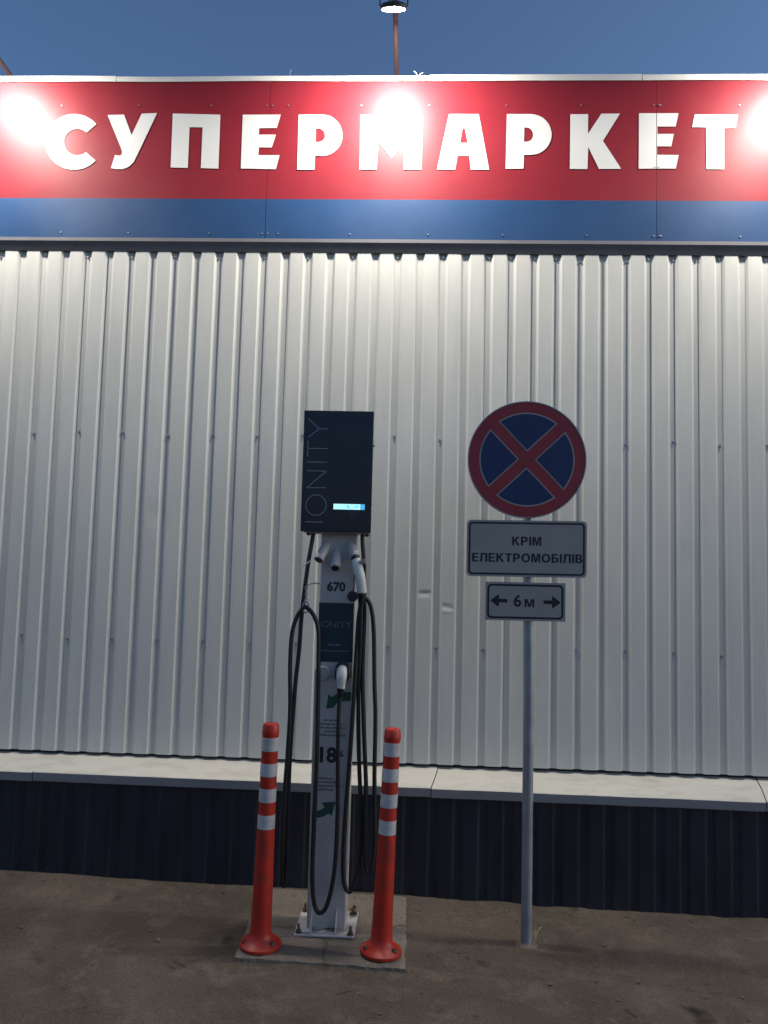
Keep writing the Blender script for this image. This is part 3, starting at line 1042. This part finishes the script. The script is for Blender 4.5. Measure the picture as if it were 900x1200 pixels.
# plugs: white grip with black nose, and the cable boot
def plug(path, radii, nose, boot, name='connector', flat=0.8):
    bm = bmesh.new()
    sp = smooth_path(path, 5)
    n = len(sp) - 1
    rr = []
    for q in range(n + 1):
        t = q / n * (len(radii) - 1)
        i0 = min(int(t), len(radii) - 2)
        rr.append(radii[i0] + (radii[i0 + 1] - radii[i0]) * (t - i0))
    tube(bm, sp, rr, 16, flat=flat)
    g = obj(name, bm, 'gun', chg)
    bm = bmesh.new()
    tube(bm, nose[0], nose[1], 16)
    obj('plug_nose', bm, 'rubber', g)
    bm = bmesh.new()
    tube(bm, boot[0], boot[1], 14)
    obj('cable_boot', bm, 'rubber', g)
    return g


# plug parked in the right socket
g = plug([(-0.300, -0.762, 1.848), (-0.287, -0.776, 1.810), (-0.275, -0.780, 1.760), (-0.268, -0.776, 1.720), (-0.266, -0.770, 1.686)],
         [0.021, 0.027, 0.026, 0.024, 0.025], ([(-0.311, -0.745, 1.875), (-0.300, -0.762, 1.846)], [0.017, 0.0195]),
         ([(-0.266, -0.770, 1.690), (-0.2665, -0.766, 1.655), (-0.2675, -0.760, 1.625)], [0.021, 0.0175, 0.0135]))
obj('trigger', box(-0.262, -0.246, -0.785, -0.768, 1.790, 1.828, 0.005), 'rubber', g)
bm = bmesh.new()
bx(bm, -0.271, -0.252, -0.7985, -0.797, 1.832, 1.839)
bx(bm, -0.271, -0.252, -0.7985, -0.797, 1.843, 1.850)
bx(bm, -0.272, -0.251, -0.797, -0.775, 1.829, 1.852)
obj('plug_tag', bm, 'sign_white', g)
bm = bmesh.new()
tube(bm, smooth_path([(-0.294, -0.786, 1.790), (-0.304, -0.792, 1.755), (-0.302, -0.793, 1.720), (-0.306, -0.793, 1.690)], 5), 0.0028, 6)
obj('cap_cord', bm, 'rubber', g)
bm = bmesh.new()
tube(bm, [(-0.308, -0.806, 1.667), (-0.308, -0.788, 1.667)], [0.025, 0.027], 20)
obj('dust_cap', bm, 'rubber', g)

# round holsters on the column face; the right one holds the second plug
for hx, used in ((-0.452, False), (-0.350, True)):
    bm = bmesh.new()
    tube(bm, [(hx, CF - 0.0005, 1.280), (hx, CF - 0.012, 1.280), (hx, CF - 0.016, 1.280)], [0.036, 0.036, 0.031], 24)
    h_ = obj('holster', bm, 'rubber' if used else 'post_white', chg)
g = plug([(-0.3525, -0.735, 1.312), (-0.3525, -0.764, 1.298), (-0.3535, -0.772, 1.270), (-0.3545, -0.764, 1.240), (-0.3555, -0.758, 1.216)],
         [0.022, 0.0265, 0.0255, 0.0205, 0.0200], ([(-0.3525, -0.700, 1.303), (-0.3525, -0.745, 1.314)], [0.031, 0.0335]),
         ([(-0.3555, -0.758, 1.220), (-0.358, -0.752, 1.195), (-0.360, -0.748, 1.172)], [0.0195, 0.0165, 0.0125]))
bm = bmesh.new()
tube(bm, [(-0.3195, -0.758, 1.312), (-0.3185, -0.763, 1.290), (-0.3225, -0.760, 1.268)], [0.007, 0.009, 0.006], 10)
obj('trigger', bm, 'rubber', g)
bm = bmesh.new()
tube(bm, smooth_path([(-0.3805, -0.752, 1.318), (-0.3830, -0.768, 1.296), (-0.3780, -0.772, 1.262)], 4), 0.0062, 8)
obj('grip_pad', bm, 'rubber', g)

# cables
def cable(pts, r=0.0108, n=8):
    bm = bmesh.new()
    tube(bm, smooth_path(pts, n), r, 10)
    return obj('cable', bm, 'rubber', chg)


Yc = -0.735
cable([(-0.522, -0.715, 1.990), (-0.526, -0.718, 1.940), (-0.541, -0.730, 1.824), (-0.563, Yc, 1.590), (-0.571, Yc, 1.401), (-0.584, Yc, 1.233),
       (-0.592, Yc, 1.067), (-0.598, Yc, 0.901), (-0.600, Yc, 0.737), (-0.598, Yc, 0.494), (-0.598, Yc, 0.320), (-0.604, Yc - .004, 0.262),
       (-0.615, Yc - .010, 0.300), (-0.6175, Yc - .020, 0.494), (-0.614, Yc - .0235, 0.737), (-0.607, Yc - .0235, 0.901), (-0.603, Yc - .0235, 1.108),
       (-0.610, Yc - .0225, 1.316), (-0.607, Yc - .0225, 1.463), (-0.589, Yc - .0225, 1.547), (-0.556, Yc - .0230, 1.602), (-0.536, Yc - .0230, 1.604),
       (-0.498, Yc - .0235, 1.562), (-0.475, Yc - .0235, 1.487), (-0.470, Yc - .0235, 1.341), (-0.464, Yc - .0235, 1.029), (-0.465, Yc - .0235, 0.661),
       (-0.468, Yc - .0235, 0.378), (-0.459, Yc - .0235, 0.218), (-0.432, Yc - .0235, 0.152), (-0.393, Yc - .0235, 0.186), (-0.362, Yc - .022, 0.342),
       (-0.354, Yc - .020, 0.584), (-0.359, Yc - .0175, 0.828), (-0.363, Yc - .015, 1.033), (-0.360, -0.748, 1.180)])
# right cable: down, up over the hook, down again and up into the parked plug
cable([(-0.273, -0.715, 1.990), (-0.272, -0.716, 1.940), (-0.262, -0.716, 1.831), (-0.257, -0.716, 1.700), (-0.252, -0.720, 1.560), (-0.253, -0.722, 1.408), (-0.252, -0.722, 1.241),
       (-0.238, -0.722, 0.993), (-0.222, -0.722, 0.747), (-0.220, -0.722, 0.544), (-0.214, -0.722, 0.380), (-0.197, -0.722, 0.332), (-0.180, -0.722, 0.385),
       (-0.172, -0.722, 0.505), (-0.179, -0.722, 0.708), (-0.182, -0.722, 0.830), (-0.184, -0.722, 1.077), (-0.193, -0.724, 1.243), (-0.203, -0.728, 1.494),
       (-0.219, -0.735, 1.612), (-0.244, -0.742, 1.655), (-0.266, -0.742, 1.640), (-0.279, -0.743, 1.560), (-0.285, -0.742, 1.409), (-0.294, -0.738, 1.118), (-0.306, -0.735, 0.830),
       (-0.315, -0.735, 0.666), (-0.323, -0.735, 0.424), (-0.318, -0.732, 0.304), (-0.298, -0.728, 0.246), (-0.272, -0.722, 0.262), (-0.247, -0.716, 0.380),
       (-0.244, -0.712, 0.600), (-0.262, -0.712, 0.900), (-0.272, -0.722, 1.200), (-0.268, -0.744, 1.450), (-0.2675, -0.760, 1.630)])
# chain and hook that hold the left loop; the cable tie above it
links = []
for q in range(5):
    bm = bmesh.new()
    cz_ = 1.700 - q * 0.0155
    ang = q * math.pi / 2 + 0.5
    P = []
    for e in range(13):
        a = e * 2 * math.pi / 12
        lx, lz = 0.006 * math.cos(a), 0.011 * math.sin(a)
        P.append((-0.5415 + lx * math.cos(ang), -0.757 + lx * math.sin(ang), cz_ + lz))
    tube(bm, P, 0.0018, 6, cap=False)
    obj('chain_link', bm, 'galv', chg)
bm = bmesh.new()
P = [(-0.541 + 0.016 * math.cos(e * 2 * math.pi / 16 + 1.57), -0.762, 1.606 + 0.027 * math.sin(e * 2 * math.pi / 16 + 1.57)) for e in range(17)]
tube(bm, P, 0.0032, 8, cap=False)
obj('snap_hook', bm, 'galv', chg)
bm = bmesh.new()
tube(bm, [(-0.527, -0.7445, 1.838), (-0.541, -0.7455, 1.826), (-0.556, -0.745, 1.818), (-0.572, -0.750, 1.806), (-0.580, -0.752, 1.801)], [0.003, 0.0035, 0.004, 0.0028, 0.001], 6)
obj('cable_tie', bm, 'gun', chg)
# bracket that carries the chain from the column side
bm = bmesh.new()
tube(bm, smooth_path([(-0.484, -0.66, 1.722), (-0.520, -0.70, 1.724), (-0.5415, -0.752, 1.712)], 5), 0.0035, 8)
obj('hook_bracket', bm, 'galv', chg)

# ------------------------------------------------------------------ road sign on its post
PX, PY = 0.579, -0.627
pz = gz(PX)
rs = thing('road_sign', 'no stopping road sign with two white plates on a grey steel post', 'road sign', (PX, PY, pz))
bm = bmesh.new()
tube(bm, [(PX, PY, pz - 0.05), (PX, PY, 1.2), (0.560, PY, 2.62)], 0.0268, 20)
obj('post', bm, 'galv', rs)
bm = bmesh.new()
lathe(bm, [(0.0, 0.012), (0.03, 0.012), (0.047, 0.008), (0.060, -0.004), (0.062, -0.03)], (PX + 0.004, PY, pz), 14)
for v in bm.verts:
    v.co.x += noise.noise((v.co.x * 40, v.co.y * 40, 3)) * 0.012
    v.co.y += noise.noise((v.co.x * 40, v.co.y * 40, 8)) * 0.012
obj('post_footing', bm, 'concrete', rs)
SYF = -0.667


def disc_pts(cx, cz, r, n=64):
    return [(cx + r * math.cos(q * 2 * math.pi / n), cz + r * math.sin(q * 2 * math.pi / n)) for q in range(n)]


DX, DZ, DR = 0.5515, 2.380, 0.3005
bm = bmesh.new()
prism(bm, disc_pts(DX, DZ, DR), SYF + 0.004, SYF + 0.016)
dsc = obj('sign_disc', bm, 'galv', rs)
bm = bmesh.new()
prism_hole(bm, disc_pts(DX, DZ, DR), disc_pts(DX, DZ, DR - 0.0055), SYF - 0.001, SYF + 0.0038)
obj('rim', bm, 'galv', dsc)
bm = bmesh.new()
prism(bm, disc_pts(DX, DZ, DR - 0.0062), SYF + 0.0008, SYF + 0.0036)
obj('red_face', bm, 'sign_red', dsc)


def sector(a, h, rho, n=14):
    half = math.pi / 4 - math.asin(h / rho)
    pts = [(h * math.sqrt(2), 0.0)] + [(rho * math.cos(-half + 2 * half * q / n), rho * math.sin(-half + 2 * half * q / n)) for q in range(n + 1)]
    c, s = math.cos(a), math.sin(a)
    return [(DX + x * c - y * s, DZ + x * s + y * c) for x, y in pts]


TILT = R(-1.2)
for q in range(4):
    a = q * math.pi / 2 + TILT
    bm = bmesh.new()
    prism(bm, sector(a, 0.0285, 0.2415), SYF + 0.0001, SYF + 0.0007)
    w_ = obj('white_edge', bm, 'sign_white', dsc)
    bm = bmesh.new()
    prism(bm, sector(a, 0.0345, 0.2340), SYF - 0.0006, SYF)
    obj('blue_field', bm, 'sign_blue', dsc)


def rrect(x0, x1, za, zb, r, n=6, skew=0.0):
    pts = []
    for cx, cz, a0 in ((x1 - r, zb - r, 0), (x0 + r, zb - r, 90), (x0 + r, za + r, 180), (x1 - r, za + r, 270)):
        for q in range(n + 1):
            a = R(a0 + 90 * q / n)
            pts.append((cx + r * math.cos(a), cz + r * math.sin(a)))
    m_ = (x0 + x1) / 2
    return [(x, z + skew * (x - m_)) for x, z in pts]


def plate(x0, x1, za, zb, r, margin, bw, br, skew):
    bm = bmesh.new()
    prism(bm, rrect(x0, x1, za, zb, r, 5, skew), SYF, SYF + 0.0022)
    p = obj('sign_plate', bm, 'sign_white', rs)
    bm = bmesh.new()
    prism_hole(bm, rrect(x0 + margin, x1 - margin, za + margin, zb - margin, br, 6, skew),
               rrect(x0 + margin + bw, x1 - margin - bw, za + margin + bw, zb - margin - bw, br * 0.62, 6, skew), SYF - 0.0008, SYF - 0.0001)
    obj('border', bm, 'sign_black', p)
    return p


p1 = plate(0.2535, 0.8555, 1.783, 2.068, 0.022, 0.010, 0.009, 0.020, 0.008)
obj('lettering', print_line('КРІМ', 0.5550, 1.9420, 0.0440, 0.146, SYF, 0.008), 'sign_black', p1, kind='stuff')
obj('lettering', print_line('ЕЛЕКТРОМОБІЛІВ', 0.5580, 1.8570, 0.0440, 0.552, SYF, 0.008), 'sign_black', p1, kind='stuff')
p2 = plate(0.3510, 0.7510, 1.564, 1.756, 0.003, 0.010, 0.010, 0.022, 0.004)
obj('lettering', text_bm('6', 0.082, 0.5120, SYF - 0.0006, 1.660, bold=0.0014), 'sign_black', p2)
obj('lettering', print_line('м', 0.5720, 1.6330, 0.054, 0.048, SYF), 'sign_black', p2)
for s, cx in ((-1, 0.3755), (1, 0.7285)):
    bm = bmesh.new()
    A = [(0, 0), (0.044, 0.032), (0.044, 0.009), (0.086, 0.009), (0.086, -0.009), (0.044, -0.009), (0.044, -0.032)]
    prism(bm, [(cx - s * x * -1 if s < 0 else cx - x, 1.660 + z) for x, z in A] if s > 0 else [(cx + x, 1.662 + z) for x, z in A], SYF - 0.0008, SYF - 0.0001)
    obj('arrow', bm, 'sign_black', p2)
for zc in (2.52, 2.22, 2.00, 1.84, 1.66):
    bm = bmesh.new()
    tube(bm, [(0.566, PY, zc - 0.012), (0.566, PY, zc + 0.012)], 0.0295, 16)
    bx(bm, 0.530, 0.602, SYF + (0.017 if zc > 2.1 else 0.003), PY - 0.02, zc - 0.011, zc + 0.011)
    obj('clamp', bm, 'galv', rs)

# ------------------------------------------------------------------ flexible bollards
def bollard(x, y, lean, turn, label):
    z = gz(x) + PADH + 0.002
    t = thing('flexible_bollard', label, 'bollard', (x, y, z), 'orange bollards beside the charger')
    H_ = 1.018
    bm = bmesh.new()
    lathe(bm, [(0.0, 0.001), (0.096, 0.001), (0.0985, 0.008), (0.097, 0.015), (0.080, 0.027), (0.060, 0.040), (0.053, 0.052), (0.050, 0.070), (0.0475, 0.14), (0.0425, 0.45),
               (0.0398, 0.60), (0.0392, 0.80), (0.0392, 0.963), (0.0405, 0.968), (0.0405, 0.984), (0.0392, 0.990), (0.0390, 1.004), (0.034, 1.015), (0.024, 1.019), (0.0, 1.019)],
          (x, y, z), 36)
    b_ = obj('body', bm, 'orange', t)
    for za, zb in ((0.535, 0.598), (0.657, 0.718), (0.775, 0.834), (0.892, 0.953)):
        bm = bmesh.new()
        ra, rb = (0.0408 if za > 0.55 else 0.0416), 0.0404
        lathe(bm, [(ra - 0.002, za - 0.001), (ra, za), (rb, zb), (rb - 0.002, zb + 0.001)], (x, y, z), 36)
        obj('reflective_band', bm, 'band', t)
    for q in range(3):
        a = turn + q * 2 * math.pi / 3
        bm = bmesh.new()
        c = (x + 0.077 * math.cos(a), y + 0.077 * math.sin(a), z + 0.024)
        lathe(bm, [(0.0, 0.0), (0.0125, 0.0), (0.0125, 0.006), (0.009, 0.013), (0.0, 0.014)], c, 8, False)
        obj('base_bolt', bm, 'rust', t)
    t.rotation_euler = lean
    return t


bollard(-0.686, -0.876, (R(0.2), R(0.8), 0), R(205), 'orange bollard with four white bands at the pad corner farther from the road sign')
bollard(-0.125, -0.863, (R(-0.3), R(2.0), R(20)), R(-55), 'orange bollard with four white bands between the charger and the road sign post')

# ------------------------------------------------------------------ litter
rr = random.Random(11)
bm = bmesh.new()
for q in range(330):
    if q < 150:
        x, y = rr.uniform(-2.6, 2.2), -0.215 - abs(rr.gauss(0, 0.05))
    else:
        x, y = rr.uniform(-2.4, 2.0), rr.uniform(-1.45, -0.25)
    if -0.83 < x < 0.02 and -1.0 < y < -0.2:
        continue
    s = rr.uniform(0.0018, 0.0052) * (1.6 if rr.random() < 0.1 else 1)
    mt = Matrix.Translation((x, y, gz(x) + s * 0.35 + 0.002)) @ Matrix.Rotation(rr.uniform(0, 6), 4, 'Z') @ Matrix.Diagonal((s * rr.uniform(.8, 1.6), s, s * .7, 1))
    bmesh.ops.create_icosphere(bm, subdivisions=1, radius=1, matrix=mt)
obj('gravel', bm, 'stone', kind='stuff')


def leaf(bm, x, y, z, s, a, curl):
    P = [(0, -1), (.35, -.55), (.5, 0), (.3, .55), (0, 1), (-.3, .55), (-.5, 0), (-.35, -.55)]
    mt = Matrix.Translation((x, y, z)) @ Matrix.Rotation(a, 4, 'Z') @ Matrix.Rotation(rr.uniform(-.3, .3), 4, 'X')
    c = bm.verts.new(mt @ Vector((0, 0, 0)))
    v = [bm.verts.new(mt @ Vector((px * s, py * s, curl * s * (px * px * 2 + py * py * .3)))) for px, py in P]
    for i in range(8):
        bm.faces.new((c, v[i], v[(i + 1) % 8]))


bm = bmesh.new()
for q in range(90):
    x = rr.uniform(-2.4, 2.0)
    y = -0.23 - abs(rr.gauss(0, 0.06)) if q < 36 else rr.uniform(-1.4, -0.3)
    if -0.83 < x < 0.02 and -1.0 < y < -0.2:
        continue
    leaf(bm, x, y, gz(x) + 0.007, rr.uniform(0.006, 0.016), rr.uniform(0, 6), rr.uniform(.3, .9))
for q in range(16):
    x, y = -0.285 + rr.gauss(0, 0.016), -0.535 + rr.gauss(0, 0.02)
    leaf(bm, x, y, gz(x) + PADH + 0.018 + rr.uniform(0, 0.025), rr.uniform(0.010, 0.022), rr.uniform(0, 6), rr.uniform(.5, 1.2))
for q in range(14):
    x, y = rr.uniform(-0.46, -0.31), -0.712 - abs(rr.gauss(0, 0.006))
    leaf(bm, x, y, gz(x) + PADH + 0.017 + rr.uniform(0, 0.008), rr.uniform(0.006, 0.012), rr.uniform(0, 6), rr.uniform(.5, 1.2))
for q in range(8):
    x, y = rr.uniform(-0.75, -0.05), rr.uniform(-0.45, -0.25)
    leaf(bm, x, y, gz(x) + PADH + 0.006, rr.uniform(0.006, 0.012), rr.uniform(0, 6), rr.uniform(.5, 1.2))
obj('leaf_litter', bm, 'leaf', kind='stuff')
bm = bmesh.new()
for (x, y, a, l_) in ((-0.985, -1.05, 2.7, 0.09), (-1.02, -1.08, 2.5, 0.07), (-1.9, -0.62, 0.4, 0.06), (1.35, -0.9, 1.2, 0.05), (0.2, -1.02, 0.3, 0.07), (0.95, -1.2, 2.2, 0.06), (-0.3, -1.2, 0.5, 0.08)):
    c, s = math.cos(a), math.sin(a)
    tube(bm, [(x, y, gz(x) + 0.005), (x + c * l_ * .5, y + s * l_ * .5, gz(x) + 0.009), (x + c * l_, y + s * l_ + 0.006, gz(x + c * l_) + 0.006)], [0.0022, 0.002, 0.0012], 5)
obj('twigs', bm, 'rust', kind='stuff')
bm = bmesh.new()
for (x, y) in ((0.62, -0.60), (0.63, -0.585), (0.61, -0.59), (-0.545, -0.47), (-0.55, -0.475)):
    for q in range(3):
        h = rr.uniform(0.03, 0.085)
        dx, dy = rr.uniform(-.03, .03), rr.uniform(-.02, .02)
        zg = gz(x) + (PADH if x < 0 else 0)
        tube(bm, smooth_path([(x, y, zg), (x + dx * .4, y + dy * .4, zg + h * .6), (x + dx * 1.3, y + dy, zg + h)], 3), [0.0014] * 7, 4)
obj('dry_grass', bm, 'straw', kind='stuff')
